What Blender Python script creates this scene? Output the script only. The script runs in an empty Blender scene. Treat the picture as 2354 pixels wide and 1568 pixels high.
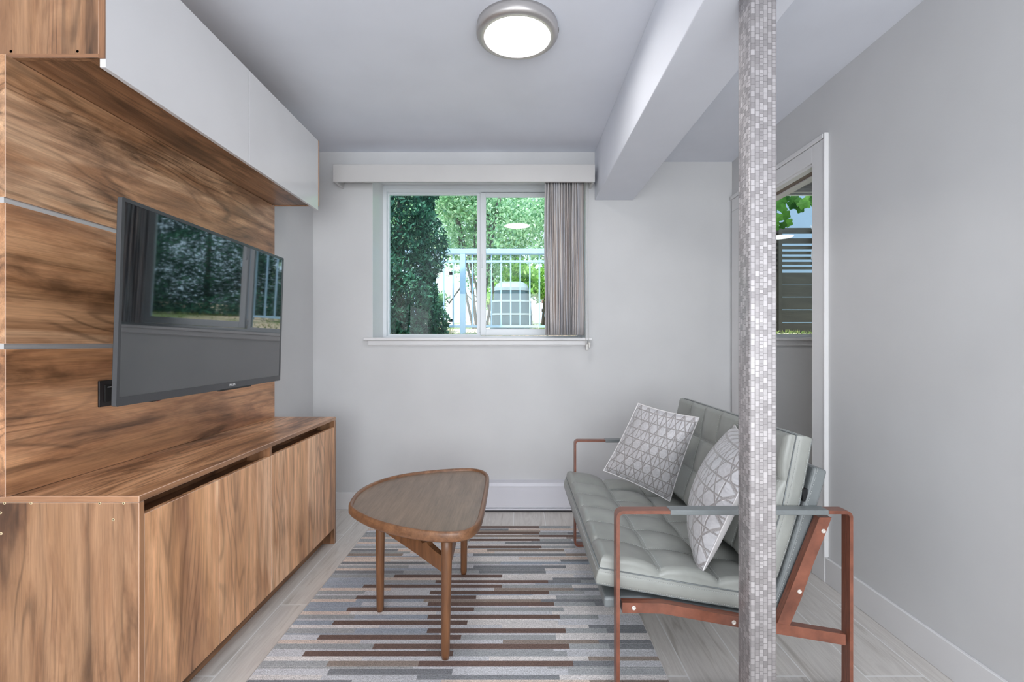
import bpy, bmesh, math, random
import numpy as np
from mathutils import Vector, Matrix
random.seed(7); rng = np.random.default_rng(7)
C = bpy.context.scene.collection
sc = bpy.context.scene
PI = math.pi
# ---------------- camera, world, light, exposure ----------------
F = 1120.0; VX, VY = 1188.0, 790.0; H = 1.11       # focal length (px), vanishing point (px), eye height (m)
cam = bpy.data.objects.new('camera', bpy.data.cameras.new('camera')); C.objects.link(cam)
cam.location = (0, 0, H); cam.rotation_euler = (PI/2, 0, 0)
cam.data.sensor_width = 36; cam.data.lens = 36*F/2354
cam.data.shift_x = -(VX-1177)/2354; cam.data.shift_y = (VY-784)/2354
cam.data.clip_start = .05; cam.data.clip_end = 200
sc.camera = cam
w = bpy.data.worlds.new('sky'); sc.world = w; w.use_nodes = True
w.node_tree.nodes['Background'].inputs[0].default_value = (.72, .86, 1.0, 1)
w.node_tree.nodes['Background'].inputs[1].default_value = 1.5
sun = bpy.data.objects.new('sun', bpy.data.lights.new('sun', 'SUN')); C.objects.link(sun)
sun.data.energy = 4.0; sun.data.angle = .02; sun.data.color = (1, .93, .82)
sun.rotation_euler = (math.radians(36), 0, math.radians(-28))     # from behind the house, high
sc.view_settings.view_transform = 'Standard'; sc.view_settings.look = 'None'
sc.view_settings.exposure = 0.84; sc.view_settings.gamma = 1.0
LAMP = 19.0
# added fill panel behind the camera, no window opening there
rear_fill = bpy.data.objects.new('rear_window_daylight', bpy.data.lights.new('rear_window_daylight', 'AREA')); C.objects.link(rear_fill)
rear_fill.data.shape = 'RECTANGLE'; rear_fill.data.size = 2.6; rear_fill.data.size_y = 1.8; rear_fill.data.energy = 64; rear_fill.data.color = (.93, .97, 1)
rear_fill.location = (.1, -2.08, 1.22); rear_fill.rotation_euler = (math.radians(107), 0, 0)

def P(px, py, Y): return ((px-VX)/F*Y, Y, H-(py-VY)/F*Y)
def X_(px, Y): return (px-VX)/F*Y
def Z_(py, Y): return H-(py-VY)/F*Y
def s2l(c): return tuple(((v/255)/12.92 if v <= 10 else ((v/255+.055)/1.055)**2.4) for v in c)

# ---------------- material helpers ----------------
class NT:
    def __init__(s, name):
        s.m = bpy.data.materials.new(name); s.m.use_nodes = True
        s.t = s.m.node_tree; s.b = s.t.nodes['Principled BSDF']; s.out = s.t.nodes['Material Output']
    def n(s, typ, props=None, **ins):
        nd = s.t.nodes.new(typ)
        for k, v in (props or {}).items(): setattr(nd, k, v)
        for k, v in ins.items(): s.set(nd, k, v)
        return nd
    def set(s, nd, k, v):
        key = int(k[1:]) if k[0] == 'i' and k[1:].isdigit() else k.replace('_', ' ')
        i = nd.inputs[key]
        if isinstance(v, bpy.types.NodeSocket): s.t.links.new(v, i)
        elif isinstance(v, bpy.types.Node): s.t.links.new(v.outputs[0], i)
        else: i.default_value = v
    def P(s, **kw):
        for k, v in kw.items(): s.set(s.b, k, v)
        return s.m
    def math(s, op, a, b=0.0, c=None, clamp=False):
        nd = s.n('ShaderNodeMath', {'operation': op, 'use_clamp': clamp}); s.set(nd, 'i0', a)
        s.set(nd, 'i1', b)
        if c is not None: s.set(nd, 'i2', c)
        return nd.outputs[0]
    def map(s, vec, loc=(0,0,0), rot=(0,0,0), scale=(1,1,1)):
        return s.n('ShaderNodeMapping', None, Vector=vec, Location=loc, Rotation=rot, Scale=scale).outputs[0]
    def noise(s, vec, scale=1, detail=2, rough=.5, dist=0):
        return s.n('ShaderNodeTexNoise', None, Vector=vec, Scale=scale, Detail=detail, Roughness=rough, Distortion=dist).outputs['Fac']
    def ramp(s, fac, stops, interp='LINEAR'):
        nd = s.n('ShaderNodeValToRGB'); s.set(nd, 'Fac', fac); r = nd.color_ramp; r.interpolation = interp
        while len(r.elements) < len(stops): r.elements.new(.5)
        for e, (p, c) in zip(r.elements, stops):
            e.position = p; e.color = (*c, 1) if not isinstance(c, (int, float)) else (c, c, c, 1)
        return nd.outputs[0]
    def mix(s, fac, a, b, mode='MIX'):
        nd = s.n('ShaderNodeMix', {'data_type': 'RGBA', 'blend_type': mode})
        for i, v in ((0, fac), (6, a), (7, b)):
            if isinstance(v, bpy.types.NodeSocket): s.t.links.new(v, nd.inputs[i])
            else: nd.inputs[i].default_value = v if i == 0 else (tuple(v) + (1,))[:4]
        return nd.outputs[2]
    def obj(s): return s.n('ShaderNodeTexCoord').outputs['Object']
    def uv(s): return s.n('ShaderNodeTexCoord').outputs['UV']
    def bump(s, h, strength=.3, dist=.001):
        return s.n('ShaderNodeBump', None, Height=h, Strength=strength, Distance=dist).outputs[0]

def plain(name, rgb, rough=.5, metal=0, bumpy=0, **kw):
    m = NT(name); c = s2l(rgb)
    v = m.noise(m.obj(), 3, 3)
    col = m.mix(m.ramp(v, [(.3, 0), (.7, 1)]), tuple(x*.97 for x in c), tuple(min(1, x*1.03) for x in c))
    m.P(Base_Color=col, Roughness=rough, Metallic=metal)
    if bumpy: m.P(Normal=m.bump(m.noise(m.obj(), bumpy, 4, .6), .12, .001))
    for k, val in kw.items(): m.P(**{k: val})
    return m.m

def wood(name, axis, seed, tint=(1,1,1), rough=.38, contrast=1.0):
    m = NT(name); o = m.obj()
    def sc3(a, b): v = [b, b, b]; v[axis] = a; return tuple(v)
    off = (seed*1.73, seed*.91, seed*2.31)
    a = m.noise(m.map(o, off, scale=sc3(.42, 3.3)), 1.5, 4, .55, .35)
    big = m.noise(m.map(o, off, scale=sc3(.30, 2.2)), 2.2, 2, .45, .25)
    ring = m.math('SINE', m.math('MULTIPLY', big, 130.0))
    ring = m.ramp(m.math('MULTIPLY_ADD', ring, .5, .5), [(.0, .35), (.18, .85), (.5, 1.0), (1, 1.0)])
    mask = m.ramp(m.noise(m.map(o, (seed*3, 5, 1), scale=sc3(.8, 2.2)), 2.0, 2), [(.44, 0), (.56, 1)])
    st = m.noise(m.map(o, off, scale=sc3(.7, 24)), 1.6, 6, .65, .12)
    blot = m.noise(m.map(o, off, scale=sc3(1.6, 7)), 1.4, 5, .6, .5)
    fine = m.noise(m.map(o, off, scale=sc3(9, 330)), 1.0, 3, .6)
    def T(c): return tuple(x*t for x, t in zip(s2l(c), tint))
    d = contrast
    col = m.ramp(a, [(.30, T((134,98,74))), (.42, T((176,134,98))), (.50, T((192,150,114))), (.56, T((170,128,94))), (.62, T((204,166,132))), (.72, T((150,112,84)))])
    stc = m.ramp(st, [(.30, .42), (.43, .80), (.54, 1.0), (.72, 1.2)])
    col = m.mix(.8*d, col, stc, 'MULTIPLY')
    col = m.mix(.75*d, col, m.ramp(blot, [(.33, s2l((104,90,82))), (.46, s2l((212,202,196))), (.56, (1, 1, 1))]), 'MULTIPLY')
    rc = m.mix(mask, (1, 1, 1), ring)
    col = m.mix(.62*d, col, rc, 'MULTIPLY')
    col = m.mix(.55, col, m.ramp(fine, [(.35, .74), (.6, 1.12)]), 'MULTIPLY')
    m.P(Base_Color=col, Roughness=rough, Normal=m.bump(fine, .08, .0006))
    return m.m

def glass_mat(name, tint, ior=1.3):
    m = NT(name); t = m.t; t.nodes.remove(m.b)
    fr = m.n('ShaderNodeFresnel', None, IOR=ior)
    tr = m.n('ShaderNodeBsdfTransparent', None, Color=(*tint, 1))
    gl = m.n('ShaderNodeBsdfGlossy', None, Roughness=0.0, Color=(1, 1, 1, 1))
    mx = m.n('ShaderNodeMixShader', None, i0=fr, i1=tr, i2=gl)
    t.links.new(mx.outputs[0], m.out.inputs[0]); return m.m

def emit(name, rgb, s):
    m = NT(name); m.P(Base_Color=(.9,.9,.9,1), Emission_Color=(*rgb, 1), Emission_Strength=s); return m.m

M = {}
M['wall'] = plain('wall_paint', (208,208,209), .55, 0, 90)
M['ceil'] = plain('ceiling_paint', (228,231,240), .6, 0, 60)
M['trim'] = plain('trim_paint', (226,225,226), .35)
M['valance'] = plain('valance_paint', (200,198,197), .45)
M['vinyl'] = plain('white_vinyl', (232,236,240), .35)
M['door_white'] = plain('gloss_white_lacquer', (216,215,217), .06)
M['pale_edge'] = plain('pale_edge_highlight', (214,180,156), .5)  # pale board edges, with edge highlights painted into the colour
M['strip'] = plain('satin_aluminium', (206,203,202), .35, .4)
M['nickel'] = plain('brushed_nickel', (196,192,190), .34, .75)
M['heater'] = plain('heater_enamel', (222,222,230), .35)
M['dark_gap'] = plain('dark_gap', (58,56,60), .6)
M['wood_panel'] = wood('walnut_panel_grain', 1, 3.1, (1.18,1.16,1.14), rough=.30)
M['wood_panel_b'] = wood('walnut_panel_grain_b', 1, 7.7, (1.12,1.05,1.0), rough=.30)
M['wood_panel_c'] = wood('walnut_panel_grain_c', 1, 12.4, (1.36,1.26,1.2), rough=.30)
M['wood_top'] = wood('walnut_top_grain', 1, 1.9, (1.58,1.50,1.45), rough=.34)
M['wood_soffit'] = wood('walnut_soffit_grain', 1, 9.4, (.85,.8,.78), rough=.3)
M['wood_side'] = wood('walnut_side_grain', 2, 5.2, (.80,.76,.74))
M['wood_edge'] = wood('walnut_edge_grain', 1, 6.6, (.92,.84,.82), contrast=.5)
M['wood_edge_x'] = wood('walnut_edge_grain_x', 0, 6.6, (.9,.82,.8), contrast=.5)
M['wood_edge_z'] = wood('walnut_edge_grain_z', 2, 6.6, (.95,.86,.82), contrast=.5)
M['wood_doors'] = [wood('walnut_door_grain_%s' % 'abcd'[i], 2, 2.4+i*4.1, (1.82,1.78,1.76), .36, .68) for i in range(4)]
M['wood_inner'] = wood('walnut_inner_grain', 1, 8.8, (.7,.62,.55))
M['screw'] = plain('screw_ring', (222,200,160), .4)
M['tv_frame'] = plain('tv_bezel', (74,74,76), .32, .3)
M['tv_back'] = plain('tv_back_plastic', (24,22,22), .5)
M['tv_hinge'] = plain('dark_steel', (34,32,32), .5, .4)
M['outlet'] = plain('black_outlet_plastic', (30,24,24), .45)
M['outlet_hole'] = plain('outlet_socket_black', (8,6,6), .6)
M['logo'] = plain('logo_silver', (225,225,225), .4)
M['red'] = plain('indicator_red', (150,30,40), .4)
m = NT('tv_screen'); m.P(Base_Color=(.004,.006,.008,1), Roughness=.03, IOR=2.35); M['tv_screen'] = m.m
M['glass'] = glass_mat('window_glass', (.86,.94,.96))
M['lamp'] = emit('lamp_diffuser', (1,.97,.93), LAMP)
M['orange_wood'] = None

def red_bar():
    m = NT('mahogany_film'); o = m.obj()
    st = m.noise(m.map(o, scale=(9, 160, 9)), 1.5, 4, .6)
    col = m.ramp(st, [(.3, s2l((104,62,48))), (.7, s2l((146,90,70)))])
    m.P(Base_Color=col, Roughness=.32); return m.m
M['bar'] = red_bar()
def leather(name, rgb):
    m = NT(name); o = m.obj(); c = s2l(rgb)
    v = m.noise(o, 6, 4, .6); cr = m.n('ShaderNodeTexVoronoi', None, Vector=o, Scale=420.0).outputs[0]
    col = m.mix(m.ramp(v, [(.3, 0), (.7, 1)]), tuple(x*.86 for x in c), tuple(x*1.12 for x in c))
    m.P(Base_Color=col, Roughness=m.math('MULTIPLY_ADD', v, .16, .27), Normal=m.bump(m.mix(.5, cr, m.noise(o, 60, 5, .6)), .12, .0012))
    return m.m
M['leather'] = leather('grey_leather', (150,152,147))
M['leather_side'] = leather('grey_leather_panel', (120,125,126))
M['thread'] = plain('pale_thread', (205,208,206), .7)
M['screw_head'] = plain('bolt_cap', (222,214,206), .35, .3)
M['webbing'] = plain('black_webbing', (18,18,20), .8)

def table_wood(name, light, dark, axis):
    m = NT(name); o = m.obj()
    v = [8, 8, 8]; v[axis] = .8
    st = m.noise(m.map(o, scale=tuple(v)), 4, 6, .6, .3)
    v = [70, 70, 70]; v[axis] = 4
    fi = m.noise(m.map(o, scale=tuple(v)), 3, 3, .6)
    col = m.ramp(st, [(.3, s2l(dark)), (.7, s2l(light))])
    col = m.mix(.5, col, m.ramp(fi, [(.35, .7), (.6, 1.1)]), 'MULTIPLY')
    m.P(Base_Color=col, Roughness=.36); return m.m
M['table_top'] = table_wood('table_top_veneer', (146,122,102), (120,100,84), 1)
M['table_rim'] = table_wood('table_rim_teak', (146,104,74), (106,72,50), 1)
M['table_leg'] = table_wood('table_leg_teak', (138,94,62), (92,60,40), 2)

def floor_mat():
    m = NT('pale_plank_tile'); o = m.obj()
    sw = m.n('ShaderNodeSeparateXYZ', None, Vector=o)
    u = m.n('ShaderNodeCombineXYZ', None, X=m.math('ADD', sw.outputs[1], .33), Y=m.math('ADD', sw.outputs[0], .02+.197*40), Z=0.0)
    br = m.n('ShaderNodeTexBrick', {'offset': .37, 'offset_frequency': 2}, Vector=u, Color1=(0,0,0,1), Color2=(1,1,1,1), Mortar=(.5,.5,.5,1), Scale=1.0,
             **{'Mortar_Size': .0024, 'Mortar_Smooth': .1, 'Brick_Width': 1.2, 'Row_Height': .197})
    fac = br.outputs['Fac']; tone = br.outputs['Color']
    wv = m.n('ShaderNodeVectorMath', {'operation': 'ADD'}, i0=o, i1=tone)
    st = m.noise(m.map(wv.outputs[0], scale=(13, .9, 1)), 2.2, 5, .6, .8)
    fi = m.noise(m.map(o, scale=(120, 3, 1)), 1.5, 4, .6)
    col = m.ramp(st, [(.3, s2l((194,187,179))), (.48, s2l((226,221,215))), (.6, s2l((212,206,200))), (.72, s2l((234,230,226)))])
    col = m.mix(.13, col, m.ramp(fi, [(.3, .75), (.65, 1.1)]), 'MULTIPLY')
    col = m.mix(.05, col, tone, 'MULTIPLY')
    col = m.mix(fac, col, s2l((240,238,236)))
    m.P(Base_Color=col, Roughness=.33, Normal=m.bump(m.math('MULTIPLY', fac, -1.0), .2, .001)); return m.m
M['floor'] = floor_mat()

def rug_mat():
    m = NT('woven_rug'); at = m.n('ShaderNodeAttribute', {'attribute_name': 'col'})
    o = m.obj(); sp = m.noise(o, 260, 3, .75); sp2 = m.noise(m.map(o, scale=(1, 5, 1)), 45, 4, .7)
    col = m.mix(.9, at.outputs['Color'], m.ramp(sp, [(.34, .62), (.5, 1.06), (.68, 1.5)]), 'MULTIPLY')
    col = m.mix(.5, col, m.ramp(sp2, [(.35, .78), (.65, 1.18)]), 'MULTIPLY')
    m.P(Base_Color=col, Roughness=.95, Normal=m.bump(sp, .6, .003)); return m.m
M['rug'] = rug_mat()
M['binding'] = plain('rug_binding', (196,190,186), .9)

def mosaic_mat():
    m = NT('metallic_mosaic_wrap'); uv = m.uv()
    s = m.n('ShaderNodeSeparateXYZ', None, Vector=uv)
    u = m.n('ShaderNodeCombineXYZ', None, X=s.outputs[1], Y=s.outputs[0], Z=0.0)
    br = m.n('ShaderNodeTexBrick', {'offset': .43, 'offset_frequency': 2, 'squash': .62, 'squash_frequency': 3}, Vector=u, Color1=(0,0,0,1), Color2=(1,1,1,1), Mortar=(.35,.35,.35,1), Scale=1.0,
             **{'Mortar_Size': .0006, 'Mortar_Smooth': .3, 'Brick_Width': .0158, 'Row_Height': .0112, 'Bias': 0.0})
    tone = br.outputs['Color']; fac = br.outputs['Fac']
    fi = m.noise(m.map(uv, scale=(1600, 120, 1)), 1, 3, .7)
    col = m.ramp(tone, [(0, s2l((158,153,154))), (.5, s2l((178,173,174))), (1, s2l((204,199,200)))])
    col = m.mix(.4, col, m.ramp(fi, [(.3, .7), (.7, 1.15)]), 'MULTIPLY')
    col = m.mix(fac, col, s2l((140,136,136)))
    m.P(Base_Color=col, Metallic=.15, Roughness=m.ramp(tone, [(0, .34), (1, .5)]),
        Normal=m.bump(m.math('SUBTRACT', m.math('MULTIPLY', tone, .7), fac), .7, .0014)); return m.m
M['mosaic'] = mosaic_mat()

def pillow_mat():
    m = NT('silver_satin_quilting'); uv = m.uv(); s = m.n('ShaderNodeSeparateXYZ', None, Vector=uv)
    wob = m.noise(uv, 9, 2)
    U = m.math('ADD', s.outputs[0], m.math('MULTIPLY', m.math('SUBTRACT', wob, .5), .02)); V = s.outputs[1]
    def line(expr, wd):       # distance to the nearest stitched band
        f = m.math('FRACT', expr); d = m.math('ABSOLUTE', m.math('SUBTRACT', f, .5))
        return m.ramp(d, [(0, 1), (wd, 1), (min(.5, wd+.035), 0)])
    n = 8.0
    a = m.math('MULTIPLY', U, n*1.155); b = m.math('MULTIPLY', V, n)
    l1 = line(m.math('MULTIPLY', V, n*1.0), .03)
    h = m.math('MULTIPLY', V, n*.5)
    l2 = line(m.math('ADD', m.math('MULTIPLY', U, n*.87), h), .03)
    l3 = line(m.math('SUBTRACT', m.math('MULTIPLY', U, n*.87), h), .03)
    l4 = line(m.math('MULTIPLY', U, n*.87), .02)
    mx = m.math('MAXIMUM', m.math('MAXIMUM', l1, l2), m.math('MAXIMUM', l3, l4))
    fi = m.noise(uv, 240, 3, .7); fold = m.noise(m.map(uv, scale=(1, 1, 1)), 22, 3, .6, 1.2)
    col = m.mix(m.math('MULTIPLY', mx, .92), m.mix(fold, s2l((170,168,171)), s2l((218,216,218))), m.mix(m.ramp(fi, [(.35, 0), (.65, 1)]), s2l((118,112,112)), s2l((180,174,172))))
    h2 = m.math('ADD', m.math('MULTIPLY', mx, -1.0), m.math('MULTIPLY', fold, .9))
    m.P(Base_Color=col, Roughness=.34, Normal=m.bump(h2, .55, .004), Sheen_Weight=.3, Metallic=.12); return m.m
M['pillow'] = pillow_mat()
M['pillow_back'] = plain('plain_satin', (222,219,219), .36, .1, 25)

def vane_mat():
    m = NT('striped_vane_fabric'); uv = m.uv()
    s = m.n('ShaderNodeSeparateXYZ', None, Vector=uv)
    u = m.n('ShaderNodeCombineXYZ', None, X=m.math('MULTIPLY', s.outputs[0], 1.0), Y=m.math('MULTIPLY', s.outputs[1], .15), Z=0.0)
    v = m.noise(u, 11, 3, .6, .2)
    col = m.ramp(v, [(.30, s2l((120,108,108))), (.38, s2l((186,160,144))), (.45, s2l((206,208,216))), (.5, s2l((150,154,164))), (.56, s2l((236,228,220))), (.62, s2l((176,160,152))), (.7, s2l((222,214,212)))])
    m.P(Base_Color=col, Roughness=.75); return m.m
M['vane'] = vane_mat()
M['chain'] = plain('blind_chain', (220,218,214), .4)

def leaf_mat(name, cols, trans=.35, rough=.5):
    m = NT(name); g = m.n('ShaderNodeNewGeometry')
    c = m.ramp(g.outputs['Random Per Island'], [(i/(len(cols)-1), s2l(x)) for i, x in enumerate(cols)])
    m.P(Base_Color=c, Roughness=rough, Specular_IOR_Level=.15)
    tr = m.n('ShaderNodeBsdfTranslucent', None, Color=c)
    mx = m.n('ShaderNodeMixShader', None, i0=trans, i1=m.b.outputs[0], i2=tr)
    m.t.links.new(mx.outputs[0], m.out.inputs[0]); return m.m
M['leaf'] = leaf_mat('broad_leaves', [(100,146,104), (140,182,134), (170,204,158), (212,232,198), (136,172,148)], .45)
M['leaf_bright'] = leaf_mat('sunlit_leaves', [(120,170,70), (160,205,100), (205,228,150)], .5)
M['leaf_vine'] = leaf_mat('vine_leaves', [(38,80,30), (84,128,50), (56,100,38)], .4)
M['leaf_dark'] = leaf_mat('evergreen_sprays', [(22,50,48), (36,78,62), (56,104,78), (84,132,108), (30,66,60)], .1)
M['bark'] = plain('bark', (96,90,84), .9, 0, 20)
M['rail'] = plain('railing_paint', (168,196,224), .4)
M['bin'] = plain('bin_plastic', (64,84,92), .45)
M['bin_lid'] = plain('bin_lid_plastic', (150,158,162), .45)
def ground_mat():
    m = NT('garden_ground'); o = m.obj(); a = m.noise(o, .9, 3); b = m.noise(o, 25, 5, .7)
    col = m.mix(m.ramp(a, [(.42, 0), (.52, 1)]), s2l((118,128,80)), s2l((226,196,170)))
    col = m.mix(.5, col, m.ramp(b, [(.3, .5), (.7, 1.3)]), 'MULTIPLY')
    m.P(Base_Color=col, Roughness=.95); return m.m
M['ground'] = ground_mat()
M['grass'] = leaf_mat('grass_blades', [(90,116,60), (130,150,84), (150,150,100)], .3)
M['white_paint'] = plain('outdoor_white_paint', (236,236,236), .5)
M['brown_rail'] = plain('weathered_brown', (150,110,96), .8)
M['stucco'] = plain('blue_grey_stucco', (112,128,146), .9, 0, 120)
M['board'] = wood('charcoal_board_grain', 0, 4.4, (.05,.075,.095), .7, .5)
M['cloth'] = plain('grey_cloth', (138,138,144), .9)
M['track'] = plain('pocket_track', (120,98,88), .5)

# ---------------- geometry helpers ----------------
class MB:
    def __init__(s): s.bm = bmesh.new(); s.uv = None
    def box(s, x0, x1, y0, y1, z0, z1, bev=0, seg=1, mat=0, bmat=-1):
        b2 = bmesh.new()
        vs = [b2.verts.new(p) for p in ((x0,y0,z0),(x1,y0,z0),(x1,y1,z0),(x0,y1,z0),(x0,y0,z1),(x1,y0,z1),(x1,y1,z1),(x0,y1,z1))]
        for f in ((3,2,1,0),(4,5,6,7),(0,1,5,4),(1,2,6,5),(2,3,7,6),(3,0,4,7)):
            b2.faces.new([vs[i] for i in f]).material_index = mat
        if bev: bmesh.ops.bevel(b2, geom=list(b2.edges), offset=bev, segments=seg, affect='EDGES', profile=.5, material=bmat)
        s.merge(b2); return s
    def merge(s, b2, M4=None):
        me = bpy.data.meshes.new('t'); b2.to_mesh(me); b2.free()
        if M4 is not None: me.transform(M4)
        s.bm.from_mesh(me); bpy.data.meshes.remove(me); return s
    def prism(s, pts, a0, a1, axis='y', mat=0, bev=0, seg=2):
        """polygon pts swept along axis; pts are (x,z) for y, (x,y) for z, (y,z) for x"""
        b2 = bmesh.new()
        def mk(p, a): return {'y': (p[0], a, p[1]), 'z': (p[0], p[1], a), 'x': (a, p[0], p[1])}[axis]
        A = [b2.verts.new(mk(p, a0)) for p in pts]; B = [b2.verts.new(mk(p, a1)) for p in pts]
        n = len(pts); b2.faces.new(A); b2.faces.new(B[::-1])
        for i in range(n): b2.faces.new((A[i], B[i], B[(i+1) % n], A[(i+1) % n]))
        bmesh.ops.recalc_face_normals(b2, faces=b2.faces)
        for f in b2.faces: f.material_index = mat
        if bev: bmesh.ops.bevel(b2, geom=[e for e in b2.edges if e.calc_face_angle(0) > .6], offset=bev, segments=seg, affect='EDGES', profile=.5)
        s.merge(b2); return s
    def ring(s, outer, inner, a0, a1, axis='y', mat=0):
        b2 = bmesh.new()
        def mk(p, a): return {'y': (p[0], a, p[1]), 'z': (p[0], p[1], a), 'x': (a, p[0], p[1])}[axis]
        L = [[b2.verts.new(mk(p, a)) for p in pts] for a in (a0, a1) for pts in (outer, inner)]
        n = len(outer); o0, i0, o1, i1 = L
        for i in range(n):
            j = (i+1) % n
            b2.faces.new((o0[i], o0[j], i0[j], i0[i])); b2.faces.new((o1[i], i1[i], i1[j], o1[j]))
            b2.faces.new((o0[i], o1[i], o1[j], o0[j])); b2.faces.new((i0[i], i0[j], i1[j], i1[i]))
        bmesh.ops.recalc_face_normals(b2, faces=b2.faces)
        for f in b2.faces: f.material_index = mat
        s.merge(b2); return s
    def lathe(s, prof, c, n=32, axis='z', mat=0, M4=None):
        """prof: (r, h) list, closed with caps"""
        b2 = bmesh.new(); rings = []
        for r, h in prof:
            if r < 1e-6: rings.append([b2.verts.new((0, 0, h))])
            else: rings.append([b2.verts.new((r*math.cos(2*PI*i/n), r*math.sin(2*PI*i/n), h)) for i in range(n)])
        for a, b in zip(rings, rings[1:]):
            for i in range(n):
                j = (i+1) % n
                if len(a) == 1 and len(b) == 1: continue
                if len(a) == 1: b2.faces.new((a[0], b[j], b[i]))
                elif len(b) == 1: b2.faces.new((a[i], a[j], b[0]))
                else: b2.faces.new((a[i], a[j], b[j], b[i]))
        for r in (rings[0], rings[-1]):
            if len(r) > 1: b2.faces.new(r)
        bmesh.ops.recalc_face_normals(b2, faces=b2.faces)
        for f in b2.faces: f.material_index = mat; f.smooth = True
        T = Matrix.Translation(c)
        if axis == 'x': T = T @ Matrix.Rotation(PI/2, 4, 'Y')
        if axis == 'y': T = T @ Matrix.Rotation(-PI/2, 4, 'X')
        if M4 is not None: T = T @ M4
        s.merge(b2, T); return s
    def tube(s, pts, r, n=8, mat=0, r1=None, close=False):
        b2 = bmesh.new(); pts = [Vector(p) for p in pts]; rings = []; N = len(pts)
        up0 = None
        for i, p in enumerate(pts):
            if close: d = (pts[(i+1) % N]-pts[i-1])
            else: d = (pts[min(i+1, N-1)]-pts[max(i-1, 0)])
            d.normalize()
            if up0 is None: up0 = Vector((0,0,1)) if abs(d.z) < .9 else Vector((1,0,0))
            a = d.cross(up0).normalized(); b = a.cross(d).normalized(); up0 = b
            rr = r if r1 is None else r+(r1-r)*i/max(1, N-1)
            rings.append([b2.verts.new(p+a*rr*math.cos(2*PI*k/n)+b*rr*math.sin(2*PI*k/n)) for k in range(n)])
        R = rings + ([rings[0]] if close else [])
        for A, B in zip(R, R[1:]):
            for k in range(n): b2.faces.new((A[k], A[(k+1) % n], B[(k+1) % n], B[k]))
        if not close: b2.faces.new(rings[0]); b2.faces.new(rings[-1])
        bmesh.ops.recalc_face_normals(b2, faces=b2.faces)
        for f in b2.faces: f.material_index = mat; f.smooth = True
        s.merge(b2); return s
    def build(s, name, mats, root=None, parent=None, kind=None, label=None, smooth=False):
        me = bpy.data.meshes.new(name); s.bm.to_mesh(me); s.bm.free()
        return finish(me, name, mats, root, parent, kind, label, smooth)

def finish(me, name, mats, root=None, parent=None, kind=None, label=None, smooth=False):
    for m in (mats if isinstance(mats, (list, tuple)) else [mats]): me.materials.append(m)
    if smooth:
        for p in me.polygons: p.use_smooth = True
    o = bpy.data.objects.new(name, me); C.objects.link(o)
    if root is not None:
        me.transform(Matrix.Translation(-Vector(root['_o'])))
        o.parent = parent if parent is not None else root
    if kind: o['kind'] = kind
    if label: o['label'] = label
    return o
def thing(name, loc, label, cat, group=None):
    o = bpy.data.objects.new(name, None); C.objects.link(o); o.location = loc; o['_o'] = loc
    o.empty_display_size = .05
    o['label'] = label; o['category'] = cat
    if group: o['group'] = group
    return o
def tag(o, label, cat, group=None, kind=None):
    o['label'] = label; o['category'] = cat
    if group: o['group'] = group
    if kind: o['kind'] = kind
    return o
def rrect(x0, x1, y0, y1, r, n=6):
    pts = []
    for cx, cy, a in ((x1-r, y1-r, 0), (x0+r, y1-r, 90), (x0+r, y0+r, 180), (x1-r, y0+r, 270)):
        for i in range(n+1):
            t = math.radians(a+90*i/n); pts.append((cx+r*math.cos(t), cy+r*math.sin(t)))
    return pts

# ---------------- setting ----------------
XL, XR, YB = -1.366, 1.445, 3.27       # left wall, right wall, back wall
ZC, ZC2 = 2.395, 2.33                   # ceiling left of the beam, right of it
YR, XS = -2.4, 4.2                      # rear wall, far wall of the side room
YO = 3.64                               # outside face of the back wall
def struct(b, name, m): return b.build(name, m, kind='structure')
struct(MB().box(-1.75, XS+.15, YR-.15, YO, -.12, 0), 'floor', M['floor'])
struct(MB().box(-1.75, .65, YR-.15, YO, ZC, ZC+.2).box(.65, XS+.15, YR-.15, YO, ZC2, ZC+.2), 'ceiling', M['ceil'])
# openings of the back wall
WX0, WX1, WZ0, WZ1 = -.972, .470, 1.150, 2.262
VX0, VX1 = 1.70, 2.95; VZ1 = 2.262
b = MB()
for x0, x1, z0, z1 in ((-1.75, WX0, 0, ZC), (WX0, WX1, 0, WZ0-.02), (WX0, WX1, WZ1, ZC), (WX1, .65, 0, ZC), (.65, VX0, 0, ZC2), (VX0, VX1, 0, WZ0-.02), (VX0, VX1, VZ1, ZC2), (VX1, XS+.15, 0, ZC2)):
    b.box(x0, x1, YB, YO, z0, z1)
struct(b, 'wall_back', M['wall'])
struct(MB().box(-1.62, XL, 1.36, YB, 0, ZC).box(-1.75, -1.62, YR, YB, 0, ZC), 'wall_left', M['wall'])
DY0, DY1, DZ = 2.36, 3.13, 1.985
struct(MB().box(XR, XR+.115, YR, DY0, 0, ZC2).box(XR, XR+.115, DY1, YB, 0, ZC2).box(XR, XR+.115, DY0, DY1, DZ, ZC2), 'wall_right', M['wall'])
struct(MB().box(-1.75, XS+.15, YR-.15, YR, 0, ZC), 'wall_rear', M['wall'])
struct(MB().box(XS, XS+.15, YR, YB, 0, ZC2), 'wall_side_room', M['wall'])
struct(MB().ring([(-1.3,.3),(1.4,.3),(1.4,2.2),(-1.3,2.2)], [(-1.24,.36),(1.34,.36),(1.34,2.14),(-1.24,2.14)], YR, YR+.03), 'window_3', M['vinyl'])  # added window frame without opening, put in to go with the fill panel
# dropped beam
struct(MB().box(.523, .78, YR, YB, 2.072, ZC, .004, 2), 'ceiling_beam', M['ceil'])
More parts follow.
